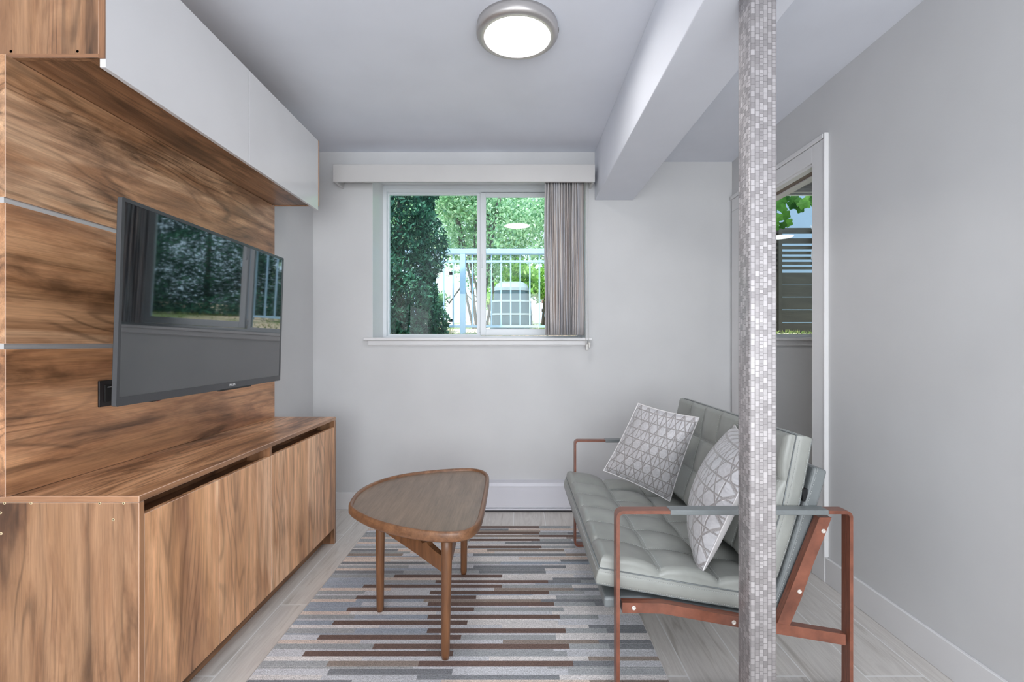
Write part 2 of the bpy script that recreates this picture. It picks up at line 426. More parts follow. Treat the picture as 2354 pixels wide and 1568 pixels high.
# baseboards
struct(MB().box(XL, -.56, YB-.013, YB, 0, .115, .002).box(.70, XR, YB-.013, YB, 0, .115, .002), 'baseboard_back', M['trim'])
struct(MB().box(XR-.013, XR, YR, 2.262, 0, .117, .002), 'baseboard_right', M['trim'])
struct(MB().box(XL, XL+.013, 2.73, YB-.013, 0, .115, .002), 'baseboard_left', M['trim'])
# door casing on the right wall and pocket track
b = MB()
b.box(XR-.016, XR, 2.262, DY0-.0, 0, 2.066, .002).box(XR-.020, XR+.001, 2.257, 2.267, .118, 2.09, .002)
b.box(XR-.016, XR, DY1, 3.24, 0, DZ-.001, .002)
b.box(XR-.0155, XR, DY0+.001, 3.24, DZ, 2.066, .002).box(XR-.0215, XR+.001, 2.2705, 3.255, 2.068, 2.0895, .002)
b.box(XR-.004, XR+.035, DY0, DY1, DZ-.012, DZ).box(XR+.08, XR+.13, DY0, DY1, DZ-.012, DZ)
b.box(XR+.115, XR+.131, 2.27, DY0, 0, 2.078).box(XR+.115, XR+.131, DY1, 3.22, 0, 2.078).box(XR+.115, XR+.131, 2.27, 3.22, DZ, 2.078)
struct(b, 'trim_1', M['trim'])
struct(MB().box(XR+.035, XR+.08, DY0, DY1, DZ-.006, DZ), 'trim_2', M['track'])
struct(MB().box(XR+.13, XR+.143, YR, 2.27, 0, .117).box(XR+.143, XS, YB-.013, YB, 0, .115), 'baseboard_side_room', M['trim'])

# window builder ------------------------------------------------
def window(n, x0, x1, z1, split, yf=3.56):
    b = MB(); z0 = WZ0; d = .05
    b.box(x0, x0+.028, yf-.03, yf+.06, z0, z1, .002).box(x1-.028, x1, yf-.03, yf+.06, z0, z1, .002)
    b.box(x0+.028, x1-.028, yf-.03, yf+.06, z1-.052, z1, .002).box(x0+.028, x1-.028, yf-.03, yf+.06, z0, z0+.018, .002)
    b.box(x0+.028, x1-.028, yf-.035, yf-.028, z1-.03, z1-.026)
    fr = struct(b, 'window_%d' % n, M['vinyl'])
    # fixed pane on the left, sliding sash on the right
    s = MB(); i0, i1 = x0+.028, x1-.028
    s.box(i0, i0+.009, yf+.01, yf+.04, z0+.018, z1-.052).box(split-.03, split-.003, yf+.01, yf+.04, z0+.018, z1-.052)
    s.box(i0+.009, split-.03, yf+.01, yf+.04, z0+.018, z0+.03).box(i0+.009, split-.03, yf+.01, yf+.04, z1-.06, z1-.052)
    o = s.build('fixed_sash', M['vinyl']); o.parent = fr
    s = MB()
    s.box(split-.003, split+.038, yf-.022, yf+.008, z0+.02, z1-.055, .002).box(i1-.04, i1, yf-.022, yf+.008, z0+.02, z1-.055, .002)
    s.box(split+.038, i1-.04, yf-.022, yf+.008, z0+.02, z0+.066, .002).box(split+.038, i1-.04, yf-.022, yf+.008, z1-.085, z1-.055, .002)
    sl = s.build('sliding_sash', M['vinyl']); sl.parent = fr
    g = MB().box(i0+.009, split-.03, yf+.022, yf+.026, z0+.03, z1-.06).build('glass_pane', M['glass']); g.parent = fr
    g = MB().box(split+.038, i1-.04, yf-.010, yf-.006, z0+.066, z1-.085).build('glass_pane', M['glass']); g.parent = fr
    h = MB().box(split+.004, split+.014, yf-.034, yf-.022, 1.66, 1.76, .003, 2).box(split-.012, split-.004, yf-.004, yf+.010, 1.19, 1.23, .002).build('latch', M['vinyl']); h.parent = fr
    # jamb liner
    j = MB().box(x0-.0, x0+.004, YB, yf-.03, z0, z1).box(x1-.004, x1, YB, yf-.03, z0, z1).box(x0, x1, YB, yf-.03, z1-.004, z1)
    o = j.build('jamb_liner', M['trim']); o.parent = fr
    return fr
window(1, WX0, WX1, WZ1, -.262)
window(2, VX0, VX1, VZ1, 2.45)
for n, x0, x1 in ((3, WX0, WX1), (4, VX0, VX1)):
    b = MB().box(x0-.045 if n == 3 else x0-.06, x1+.03, YB-.045, YB, 1.131, 1.150, .003, 2).box(x0, x1, YB, 3.53, 1.131, 1.150)
    b.box(x0-.022, x1+.0, YB-.016, YB, 1.096, 1.131, .003, 2).box(x0-.022, x1, YB-.022, YB, 1.100, 1.106, .002)
    struct(b, 'trim_%d' % n, M['trim'])

# ---------------- valance and blind ----------------
vb = X_(765, 3.115); ve = X_(1368, 3.115)
t = thing('window_valance', (0, 3.19, 2.145), 'long white box valance mounted above the sliding window', 'valance')
MB().box(vb, ve, 3.115, 3.133, 2.145, 2.257, .0015).build('front_board', M['valance'], t)
for x0 in (vb, ve-.018): MB().box(x0, x0+.018, 3.133, YB, 2.150, 2.257, .0015).build('end_board', M['valance'], t)
MB().box(vb+.018, ve-.018, 3.133, YB, 2.240, 2.2555).build('top_board', M['trim'], t)

t = thing('vertical_blind', (.31, 3.19, 1.163), 'stack of striped brown and grey vertical blind vanes drawn to the right of the window', 'blind')
MB().box(-1.0, .45, 3.165, 3.215, 2.20, 2.238, .002).build('head_rail', M['trim'], t)
def vane(i):
    bx = .207+.0152*i; ang = math.radians(random.uniform(48, 66))*(1 if i % 5 else .95)
    b2 = bmesh.new(); uvl = b2.loops.layers.uv.new('UVMap'); W = .0425; nseg = 4; nz = 14
    rows = []; ph = random.uniform(0, 6)
    for k in range(nz+1):
        z = 1.166+(2.200-1.166)*k/nz; row = []
        for j in range(nseg+1):
            s_ = -1+2*j/nseg; bow = .004*(1-s_*s_)
            tw = ang+.10*math.sin(ph+k*.45)
            x = bx+s_*W*math.cos(tw)-bow*math.sin(tw); y = 3.19+s_*W*math.sin(tw)+bow*math.cos(tw)
            row.append((b2.verts.new((x, y, z)), (i*1.37+j*.25, k/nz*.6)))
        rows.append(row)
    for k in range(nz):
        for j in range(nseg):
            q = [rows[k][j], rows[k][j+1], rows[k+1][j+1], rows[k+1][j]]
            f = b2.faces.new([a for a, _ in q]); f.smooth = True
            for l, (_, u) in zip(f.loops, q): l[uvl].uv = u
    me = bpy.data.meshes.new('vane'); b2.to_mesh(me); b2.free()
    o = finish(me, 'vane', M['vane'], t)
    md = o.modifiers.new('s', 'SOLIDIFY'); md.thickness = .0009
for i in range(15): vane(i)
c = MB(); c.tube([(.452, 3.20, 2.2), (.452, 3.20, 1.10)], .0016, 6).tube([(.470, 3.20, 2.2), (.470, 3.20, 1.10)], .0016, 6).tube([(.452, 3.20, 1.10), (.456, 3.2, 1.09), (.466, 3.2, 1.09), (.470, 3.20, 1.10)], .0016, 6)
for k in range(90):
    for x in (.452, .470): c.lathe([(0, -.002), (.0024, 0), (0, .002)], (x, 3.2, 2.19-k*.012), 5)
ch = c.build('pull_chain', M['chain'], t)
MB().box(.453, .469, 3.19, 3.21, 1.066, 1.106, .004, 3).box(.470, .482, 3.185, YB, 1.085, 1.118, .003, 2).build('chain_weight', M['chain'], t, ch)

# ---------------- ceiling lamps ----------------
def ceiling_lamp(x, y, zc, label, grp=None):
    t = thing('ceiling_lamp', (x, y, zc-.046), label, 'lamp')
    b = MB(); b.lathe([(.134, .0), (.1345, -.002), (.150, -.0005), (.160, .004), (.1655, .012), (.1655, .030), (.164, .033), (.163, .046), (.135, .046)], (x, y, zc-.046), 96)
    b.bm.faces.ensure_lookup_table()
    bmesh.ops.delete(b.bm, geom=[f for f in b.bm.faces if len(f.verts) > 4], context='FACES_ONLY')
    b.build('rim', M['nickel'], t)
    MB().lathe([(0, .006), (.1345, .006), (.1345, .001), (0, -.003)], (x, y, zc-.046), 64).build('diffuser', M['lamp'], t)
    MB().box(x+.1655, x+.1675, y-.022, y-.006, zc-.03, zc-.016, .001).build('side_clip', M['nickel'], t)
    return t
ceiling_lamp(.002, 1.975, ZC, 'round brushed-nickel ceiling lamp, lit, in the middle of the main ceiling')
ceiling_lamp(1.12, -1.0, ZC2, 'added round nickel ceiling lamp behind the viewer, unseen, for fill light')  # unseen lamp added to fill the room with light
ceiling_lamp(2.9, 1.8, ZC2, 'round ceiling lamp in the side room, seen only as a reflection in its window')

# ---------------- TV wall: base cabinet ----------------
Y0, Y1 = 1.300, 2.714; XF = -1.008; XP = -1.348
t = thing('tv_cabinet', (-1.2, 2.0, 0), 'long low walnut-grain cabinet with four doors under the television', 'cabinet')
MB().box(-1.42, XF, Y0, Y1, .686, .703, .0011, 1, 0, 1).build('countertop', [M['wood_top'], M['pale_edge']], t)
def bands(b): return b
# end panels
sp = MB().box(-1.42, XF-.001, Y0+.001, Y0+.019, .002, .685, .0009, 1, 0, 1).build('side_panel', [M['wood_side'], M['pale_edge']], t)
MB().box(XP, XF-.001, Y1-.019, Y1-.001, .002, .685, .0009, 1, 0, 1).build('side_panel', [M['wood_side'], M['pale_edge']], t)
# lighter strips along the board edges facing the room
MB().box(XF-.0015, XF+.0006, Y0+.0015, Y1-.0015, .6872, .7018).build('front_edge_strip', M['wood_edge'], t)
MB().box(-1.415, XF-.0015, Y0-.0006, Y0+.0015, .6872, .7018).build('end_edge_strip', M['wood_edge_x'], t)
MB().box(XF-.0018, XF+.0002, Y0+.0022, Y0+.0178, .004, .6835).build('side_edge_strip', M['wood_edge_z'], t)
MB().box(XF-.0018, XF+.0002, Y1-.0178, Y1-.0022, .004, .6835).build('side_edge_strip', M['wood_edge_z'], t)
for hx, hy in ((10,1157), (71,1157), (229,1157), (284,1157), (260,1195), (1,1179), (2,1227)):
    p = P(hx, hy, Y0+.0005)
    MB().lathe([(.0016, .001), (.0036, .0012), (.0040, 0), (.0016, 0)], p, 14, 'y').lathe([(0, 0), (.0016, 0), (.0016, .0008), (0, .0008)], p, 10, 'y', 1).build('screw_hole', [M['screw'], M['outlet_hole']], t, sp)
yd = [Y0+.0205, 1.652, 2.003, 2.354, Y1-.0205]
for i in range(4):
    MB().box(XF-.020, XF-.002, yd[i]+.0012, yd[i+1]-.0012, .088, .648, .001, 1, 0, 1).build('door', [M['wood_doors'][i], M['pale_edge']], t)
MB().box(-1.09, -1.073, Y0+.02, Y1-.02, .002, .088).build('toe_kick', M['wood_inner'], t)
MB().box(-1.12, -1.105, Y0+.02, Y1-.02, .55, .686).build('slot_back', M['wood_inner'], t)
MB().box(-1.105, -1.030, Y0+.02, Y1-.02, .615, .632).build('slot_shelf', M['wood_inner'], t)
MB().box(-1.105, -1.012, 1.995, 2.012, .632, .686).build('divider', M['wood_edge_z'], t)
MB().box(-1.34, -1.03, Y0+.02, Y1-.02, .088, .104).build('bottom_board', M['wood_inner'], t)

# ---------------- wall panels and strips ----------------
YP = 1.284
for k, (z0, z1, mt, lab) in enumerate(((1.497, 1.874, 'wood_panel', 'walnut-grain wall panel above the television, topmost of the three'),
                                   (1.110, 1.482, 'wood_panel_b', 'walnut-grain wall panel behind the television, between the two metal strips'),
                                   (.7045, 1.095, 'wood_panel_c', 'walnut-grain wall panel just above the cabinet top, lowest of the three'))):
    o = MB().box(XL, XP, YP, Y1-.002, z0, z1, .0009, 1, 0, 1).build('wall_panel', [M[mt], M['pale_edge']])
    tag(o, lab, 'panel', 'wood wall panels')
for z0, lab in ((1.482, 'upper recessed pale metal strip between the wood wall panels'), (1.095, 'lower recessed pale metal strip between the wood wall panels')):
    o = MB().box(XL, XP-.006, YP+.002, Y1-.003, z0, z0+.015).build('metal_strip', M['strip']); tag(o, lab, 'strip', 'recessed metal strips')

# ---------------- upper cabinet ----------------
XU = -1.116; ZB = 1.876; ZT = 2.236
t = thing('wall_cabinet', (-1.2, 2.0, ZB), 'upper wall cabinet with two glossy white doors and walnut-grain sides', 'cabinet')
MB().box(-1.42, XU+.0, Y0+.018, Y1-.018, ZB, ZB+.018).build('bottom_board', M['wood_soffit'], t)
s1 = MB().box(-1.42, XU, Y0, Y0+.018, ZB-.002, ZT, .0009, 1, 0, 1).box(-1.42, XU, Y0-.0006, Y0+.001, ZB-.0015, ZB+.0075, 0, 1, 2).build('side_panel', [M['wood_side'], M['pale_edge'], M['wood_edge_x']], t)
MB().box(XU, XU+.0165, Y0-.0002, Y0+.0028, ZB-.004, ZT).build('edge_filler', M['wood_edge_z'], t)
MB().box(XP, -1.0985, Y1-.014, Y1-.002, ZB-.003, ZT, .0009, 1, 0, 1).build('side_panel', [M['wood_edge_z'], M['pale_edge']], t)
MB().box(XL, XU, Y0+.018, Y1-.018, ZT-.018, ZT).build('top_board', M['wood_soffit'], t)
for y0, y1 in ((Y0+.003, 2.001), (2.004, Y1-.015)):
    MB().box(XU+.0005, -1.100, y0, y1, 1.849, ZT-.002, .0008).build('door', M['door_white'], t)
for hx, hy in ((178,118), (25,118)):
    p = P(hx, hy, Y0+.0)
    MB().lathe([(.0016, .0012), (.0034, .0014), (.0038, 0), (.0016, 0)], p, 14, 'y').lathe([(0, 0), (.0016, 0), (.0016, .0008), (0, .0008)], p, 10, 'y', 1).build('screw_hole', [M['screw'], M['outlet_hole']], t, s1)

# ---------------- television ----------------
TVc = Vector((-1.073, 1.775, 1.222)); TW, TH = .945, .563
t = thing('television', TVc, 'large flat television with thin dark bezel tilted down on a wall bracket', 'television')
t['_o'] = (0, 0, 0)
t.rotation_euler = (0, math.radians(1.7), math.radians(1.2))
# local frame: screen faces +x, width along y, height along z
b = MB(); b.ring(rrect(-TW/2, TW/2, -TH/2, TH/2, .004, 2), rrect(-TW/2+.010, TW/2-.010, -TH/2+.024, TH/2-.010, .001, 2), -.012, 0, 'x')
b.build('bezel', M['tv_frame'], t)
MB().box(-.004, -.0015, -TW/2+.010, TW/2-.010, -TH/2+.024, TH/2-.010).build('screen', M['tv_screen'], t)
MB().box(-.016, -.004, -TW/2+.002, TW/2-.002, -TH/2+.003, TH/2-.003, .003, 2).box(-.055, -.014, -.34, .34, -TH/2+.02, .10, .012, 3).build('rear_shell', M['tv_back'], t)
MB().box(-.012, .0005, .0, .22, -TH/2-.005, -TH/2+.002, .002, 2).build('sensor_bar', M['tv_back'], t)
MB().box(-.03, -.006, -.33, -.29, -TH/2-.004, -TH/2+.006, .002).box(-.012, -.008, -.304, -.296, -TH/2-.005, -TH/2-.001, .0, 1, 1).build('indicator_light', [M['tv_back'], M['red']], t)
cu = bpy.data.curves.new('logo', 'FONT'); cu.body = 'PHILIPS'; cu.size = .0125; cu.extrude = .0002; cu.align_x = 'CENTER'; cu.align_y = 'CENTER'
tmp = bpy.data.objects.new('tmp', cu); C.objects.link(tmp)
dg = bpy.context.evaluated_depsgraph_get(); me = bpy.data.meshes.new_from_object(tmp.evaluated_get(dg)); bpy.data.objects.remove(tmp)
me.transform(Matrix.Translation((.0004, .080, -TH/2+.0125)) @ Matrix(((0,0,1,0),(1,0,0,0),(0,1,0,0),(0,0,0,1))))
me.name = 'logo'; me.materials.clear(); finish(me, 'logo', M['logo'], t)
b = MB().box(-.248, -.240, -.14, .14, -.13, .13).box(-.24, -.10, -.03, .03, -.03, .03, .004).box(-.10, -.052, -.15, .15, -.10, -.07).box(-.10, -.02, -.15, .15, .06, .09)
b.build('wall_bracket', M['tv_hinge'], t)
t.location = TVc
# black outlet
p0 = P(222, 877, 1.565)
t = thing('wall_outlet', (XP, 1.60, .91), 'black power outlet plate on the wood panel behind the lower corner of the television', 'outlet')
MB().box(XP, XP+.007, 1.566, 1.640, .905, .990, .002, 2).build('plate', M['outlet'], t)
MB().box(XP+.007, XP+.0095, 1.584, 1.626, .920, .976, .001).build('socket', M['outlet_hole'], t)
MB().box(XP+.0095, XP+.0105, 1.594, 1.614, .9665, .9685).build('printed_mark', M['logo'], t)

# ---------------- baseboard heater ----------------
t = thing('baseboard_heater', (.1, YB-.03, 0), 'low white electric baseboard heater along the back wall under the window', 'heater')
hx0, hx1 = -.56, .70
MB().prism([(YB-.058, .028), (YB-.062, .032), (YB-.062, .172), (YB-.055, .190), (YB, .196), (YB, .028)], hx0, hx1, 'x').build('cover', M['heater'], t)
MB().box(hx0+.002, hx1-.002, YB-.052, YB-.014, .0, .028).build('air_gap', M['dark_gap'], t)
MB().box(hx0, hx1, YB-.064, YB-.050, .012, .024, .002).build('lower_lip', M['heater'], t)
MB().box(hx0, hx1, YB-.0635, YB-.061, .164, .168).build('outlet_ridge', M['trim'], t)

# ---------------- rug ----------------
RX0, RX1 = -.885, .500
t = thing('striped_rug', (-.19, 1.9, 0), 'grey, blue, beige and brown striped rug on the pale floor', 'rug')
pal = {'L': (224,219,217), 'B': (222,205,194), 'G': (170,172,174), 'D': (138,140,144), 'U': (166,174,186), 'K': (116,94,86), 'T': (156,142,132), 'S': (208,208,212)}
dark_r = {0:(-.339,.195),1:(-.524,.192),2:(-.345,.188),3:(-.36,.174),4:(-.377,.158),5:(-.386,.143),6:(-.377,.145),10:(-.267,.134),11:(-.267,.13),12:(-.267,.13),13:(-.22,.134)}
dark_l = {0:(-.76,-.2275),1:(-.747,-.21),2:(-.728,-.196),3:(-.706,-.178),4:(-.70,-.177),5:(-.70,-.067),6:(-.583,-.069),11:(.13,.33)}
bmr = bmesh.new(); cl = bmr.loops.layers.float_color.new('col')
def strip_face(x0, x1, y0, y1, c, slant=0):
    v = [bmr.verts.new(q) for q in ((x0-slant, y0, .0045), (x1-slant, y0, .0045), (x1+slant, y1, .0045), (x0+slant, y1, .0045))]
    f = bmr.faces.new(v)
    k = random.uniform(.93, 1.06); cc = tuple(x*k for x in s2l(pal[c]))
    for l in f.loops: l[cl] = (*cc, 1)
rr = random.Random(3)
for m_ in range(-8, 14):
    c0 = 1.683+.0965*m_
    for row, (ya, yb) in enumerate(((c0-.0155, c0+.0155), (c0+.0155, c0+.0395), (c0+.0395, c0+.0705), (c0+.0705, c0+.081))):
        if yb > 2.955: yb = 2.955
        if ya >= 2.955 or ya < .94: continue
        segs = []
        def fill(a, b_, pool, cuts):
            if b_-a < .02: return
            xs = [a]+[a+(b_-a)*(c_+rr.uniform(-.05, .05)) for c_ in cuts]+[b_]; last = None
            for u0, u1 in zip(xs, xs[1:]):
                c_ = rr.choice([q for q in pool if q != last]); last = c_; segs.append((u0, u1, c_))
        dk = {0: dark_r, 2: dark_l}.get(row, {}).get(m_)
        blue = 1 <= m_ <= 8
        if dk:
            fill(RX0, dk[0], (['U','S','G','U'] if blue else ['G','T','S','B','G']), [.45] if dk[0] > -.4 else [])
            segs.append((dk[0], dk[1], 'K'))
            fill(dk[1], RX1, (['G','D','S','G'] if dk[1] > 0 else ['L','S','L','G']), [.48] if dk[1] > 0 else [.55])
        elif row == 3: fill(RX0, RX1, ['L','S','U' if blue else 'G'], [.4, .7])
        elif row == 1:
            fill(RX0, -.22+rr.uniform(-.2, .2), ['B','L','S','U' if blue else 'G'], [.4]); x_ = segs[-1][1]
            fill(x_, RX1, ['L','L','S','D','T'], [.6])
        else: fill(RX0, RX1, ['G','S','L','B','D','U' if blue else 'T'], [.22, .5, .78] if m_ % 2 else [.3, .62])
        for u0, u1, c_ in segs: strip_face(u0, u1, ya, yb-.0007, c_)
        strip_face(RX0, RX1, yb-.0007, yb, 'L')
me = bpy.data.meshes.new('pile'); bmr.to_mesh(me); bmr.free()
finish(me, 'pile', M['rug'], t)
MB().box(RX0, RX1, .94, 2.955, .0, .0043).build('backing', M['binding'], t)
MB().tube([(RX0, .94, .003), (RX1, .94, .003), (RX1, 2.955, .003), (RX0, 2.955, .003)], .0024, 6, close=True).build('binding', M['binding'], t)

# ---------------- coffee table ----------------
zt = .480
trace = [(118,350),(150,292),(200,245),(270,208),(350,178),(450,152),(550,135),(680,120),(800,110),(940,105),(1010,110),(1055,124),(1080,146),(1084,170),(1076,230),(1062,310),(1045,395),(1030,450),(1008,485),(975,512),(925,533),(870,543),(790,547),(700,543),(600,532),(500,515),(400,492),(300,462),(225,432),(165,398),(130,372)]
outl = []
for u, v in trace:
    px, py = 760+u/2.97, 1040+v/2.97
    Y = (H-zt)*F/(py-VY); outl.append((X_(px, Y), Y))
def smooth(p, it=2):
    for _ in range(it):
        q = []
        for i in range(len(p)):
            a, b_ = p[i], p[(i+1) % len(p)]
            q += [(a[0]*.75+b_[0]*.25, a[1]*.75+b_[1]*.25), (a[0]*.25+b_[0]*.75, a[1]*.25+b_[1]*.75)]
        p = q
    return p
outl = smooth(outl, 2)
def inset(p, d):
    n = len(p); area = sum(p[i][0]*p[(i+1) % n][1]-p[(i+1) % n][0]*p[i][1] for i in range(n)); s_ = 1 if area > 0 else -1
    q = []
    for i in range(n):
        a, c_ = Vector(p[i-1]), Vector(p[(i+1) % n]); d_ = (c_-a).normalized(); nrm = Vector((-d_.y, d_.x))*s_
        q.append((p[i][0]+nrm.x*d, p[i][1]+nrm.y*d))
    return q
t = thing('coffee_table', (-.36, 2.03, 0), 'D-shaped teak coffee table with raised rim on three tapered legs', 'table')
rim = bmesh.new(); prof = [(.004, zt-.036), (.0, zt-.030), (-.0, zt-.008), (.003, zt-.002), (.007, zt), (.012, zt-.001), (.015, zt-.004), (.018, zt-.012), (.018, zt-.036)]
rings = [[rim.verts.new((x, y, z)) for x, y in inset(outl, d)] for d, z in prof]
n = len(outl)
for A, B in zip(rings, rings[1:]+[rings[0]]):
    for i in range(n): rim.faces.new((A[i], A[(i+1) % n], B[(i+1) % n], B[i])).smooth = True
bmesh.ops.recalc_face_normals(rim, faces=rim.faces)
MB().merge(rim).build('rim', M['table_rim'], t)
MB().prism(inset(outl, .017), zt-.030, zt-.0105, 'z').build('tabletop', M['table_top'], t)
legs = [((1024,1517), (1027,1240)), ((874,1408), (874,1228)), ((1066,1323), (1068,1225))]
for (fx, fy), (tx, ty) in legs:
    Yf = (H-.006)*F/(fy-4-VY); xf = X_(fx, Yf); xt = X_(tx, Yf)
    xt = xf+(xt-xf)*1.0
    MB().tube([(xf, Yf, .0055), (xf*.97+xt*.03, Yf, .02), (xf+(xt-xf)*.5, Yf+.0, .22), (xt, Yf+.004, .38), (xt, Yf+.004, zt-.03)], .0125, 20, 0, .0215).build('leg', M['table_leg'], t)
LF = (X_(1026, 1.718), 1.718); LL = (X_(874, 2.02), 2.02); LB = (X_(1067, 2.345), 2.345)
# two shaped braces meeting at the front leg
def brace(A, B_):
    d = Vector((B_[0]-A[0], B_[1]-A[1], 0)); L = d.length; ang = math.atan2(d.y, d.x); q = L/.43
    top = [(0, .452), (.06*q, .452), (.12*q, .436), (.20*q, .408), (.28*q, .385), (.305*q, .373), (.317*q, .380), (.330*q, .384), (.342*q, .376), (.38*q, .366), (L-.006, .360)]
    bot = [(L-.006, .303), (.25*q, .325), (0, .350)]
    b2 = MB().prism(top+bot, -.011, .011, 'y')
    me = bpy.data.meshes.new('brace'); b2.bm.to_mesh(me); b2.bm.free()
    me.transform(Matrix.Translation((A[0], A[1], 0)) @ Matrix.Rotation(ang, 4, 'Z')); finish(me, 'brace', M['table_leg'], t)
brace(LL, LF); brace(LB, LF)

# ---------------- sofa ----------------
SY0, SY1 = 1.529, 2.690
t = thing('loveseat', (.68, 2.1, 0), 'grey tufted leather two-seat sofa with flat reddish-brown side frames', 'sofa')
fx0, fx1, fz0, fz1 = .313, 1.056, .0052, .585
outer = rrect(fx0, fx1, fz0, fz1, .022, 6); inner = rrect(fx0+.0105, fx1-.0105, fz0+.0105, fz1-.0105, .012, 6)
def px(p, Y=1.535): return (X_(p[0], Y), Z_(p[1], Y))
rail_poly = [px(q) for q in ((1431,1386),(1522,1387),(1700,1419),(1944,1459),(1944,1484),(1700,1443),(1522,1411),(1431,1409))]
sup_poly = [px(q) for q in ((1786,1436),(1814,1366),(1842,1296),(1866,1235),(1884,1190),(1912,1190),(1893,1240),(1868,1302),(1844,1372),(1812,1447))]
for y0 in (SY0, SY1-.040):
    fr = MB().ring(outer, inner, y0, y0+.040).build('side_frame', M['bar'], t)
    MB().prism(rail_poly, y0+.006, y0+.034, 'y').build('seat_rail', M['bar'], t, fr)
    MB().prism(sup_poly, y0+.0065, y0+.0335, 'y').build('back_support', M['bar'], t, fr)
    MB().box(X_(1541, SY0), X_(1905, SY0), y0-.0025, y0+.0425, fz1-.0135, fz1+.0030, .003, 2).build('arm_sleeve', M['leather_side'], t, fr)
for q in ((1457,1398),(1687,1431),(1838,1360),(1893,1221)):
    p = P(q[0], q[1], 1.535)
    MB().lathe([(0, 0), (.0030, 0), (.0030, .0018), (.0062, .0018), (.0070, .0), (.0070, -.0015), (0, -.0015)], (p[0], SY0+.0055, p[2]), 20, 'y', 0, Matrix.Rotation(PI, 4, 'X')).build('bolt_cap', M['screw_head'], t)

def pad(Fm, Lu, Lv, T, nu, nv, puff, name, par, res=9, er=.022, mats=None, edge_rows=True):
    """tufted slab. Fm(u,v,h)->world, h from 0 (bottom) to T (seam height)"""
    us = []; vs = []
    def axis(L, n):
        a = set(); step = L/n
        for i in range(n):
            for k in range(res+1): a.add(round(i*step+step*(.5-.5*math.cos(PI*k/res)), 5))
        for e in (.002, .005, .009, .014, .019): a.add(e); a.add(round(L-e, 5))
        return sorted(a)
    us, vs = axis(Lu, nu), axis(Lv, nv)
    def hgt(u, v):
        fu = abs(math.sin(PI*u/Lu*nu)); fv = abs(math.sin(PI*v/Lv*nv))
        nearu = min(u, Lu-u); nearv = min(v, Lv-v)
        fu2 = fu if nearu > Lu/nu*.5 else max(fu, .75); fv2 = fv if nearv > Lv/nv*.5 else max(fv, .75)
        h = T+puff*(max(fu2, 0)**.55)*(max(fv2, 0)**.55)-puff*.25*(1-fu2**.3)*(1-fv2**.3)
        d_ = min(nearu, nearv)
        if d_ < er: h -= er-math.sqrt(max(0, er*er-(er-d_)**2))
        return h
    bm = bmesh.new(); G = [[bm.verts.new(Fm(u, v, hgt(u, v))) for v in vs] for u in us]
    nU, nV = len(us), len(vs)
    for i in range(nU-1):
        for j in range(nV-1): bm.faces.new((G[i][j], G[i+1][j], G[i+1][j+1], G[i][j+1])).smooth = True
    loop = [(i, 0) for i in range(nU)]+[(nU-1, j) for j in range(1, nV)]+[(i, nV-1) for i in range(nU-2, -1, -1)]+[(0, j) for j in range(nV-2, 0, -1)]
    cuv = (Lu/2, Lv/2)
    def side_ring(k, out):
        r = []
        for i, j in loop:
            u, v = us[i], vs[j]
            u2 = u+(-out if i == 0 else out if i == nU-1 else 0); v2 = v+(-out if j == 0 else out if j == nV-1 else 0)
            h = (T-er)*k
            r.append(bm.verts.new(Fm(u2, v2, h)))
        return r
    R = [[G[i][j] for i, j in loop]]
    for k, o_ in ((.97, -.001), (.9, .0025), (.65, .005), (.35, .005), (.12, .0025), (.03, -.001)): R.append(side_ring(k, o_))
    for A, B in zip(R, R[1:]):
        for i in range(len(A)): bm.faces.new((A[i], B[i], B[(i+1) % len(A)], A[(i+1) % len(A)])).smooth = True
    bm.faces.new(R[-1])
    bmesh.ops.recalc_face_normals(bm, faces=bm.faces)
    o = MB().merge(bm).build(name, M['leather'], t)
    # stitching: dashes beside each seam plus piping round the edge
    s = MB(); 
    def dashes(fn, L):
        k = 0.008
        while k < L-.01:
            a, b_ = Vector(fn(k)), Vector(fn(k+.0045)); s.tube([a, b_], .0007, 4); k += .0075
    for i in range(1, nu):
        for o_ in (-.006, .006):
            dashes(lambda q, i=i, o_=o_: Fm(Lu/nu*i+o_, q, hgt(Lu/nu*i+o_, q)+.0006), Lv)
    for j in range(1, nv):
        dashes(lambda q, j=j: Fm(q, Lv/nv*j+.006, hgt(q, Lv/nv*j+.006)+.0006), Lu)
    for vv in (-.0052, Lv+.0052): dashes(lambda q, vv=vv: Fm(q, vv, T-er-.008), Lu); dashes(lambda q, vv=vv: Fm(q, vv, .010), Lu)
    for uu in (-.0052, Lu+.0052): dashes(lambda q, uu=uu: Fm(uu, q, T-er-.008), Lv)
    s.build('stitching', M['thread'], t, o)
    p = MB()
    for h_, o_ in ((T-er+.002, .0012), (.004, .0008)):
        p.tube([Fm(-o_, -o_, h_), Fm(Lu*.5, -o_, h_), Fm(Lu+o_, -o_, h_), Fm(Lu+o_, Lv+o_, h_), Fm(-o_, Lv+o_, h_)], .0022, 6, close=True)
    p.build('piping', M['leather_side'], t, o)
    return o
PY0, PY1 = 1.576, 2.640
d1 = Vector((math.cos(math.radians(9.7)), 0, -math.sin(math.radians(9.7)))); n1 = Vector((math.sin(math.radians(9.7)), 0, math.cos(math.radians(9.7))))
sb = Vector((.258, 0, .330))
def Fseat(u, v, h):
    p = sb+d1*u+n1*h; sag = -.006*math.sin(PI*min(1, max(0, u/.6)))
    return (p.x, PY0+v, p.z+sag*.3)
pad(Fseat, .585, PY1-PY0, .076, 3, 6, .030, 'seat_cushion', t)
bb = Vector((.850, 0, .352)); tb = Vector((.962, 0, .798)); d2 = (tb-bb).normalized(); n2 = Vector((-d2.z, 0, d2.x)); LB2 = (tb-bb).length
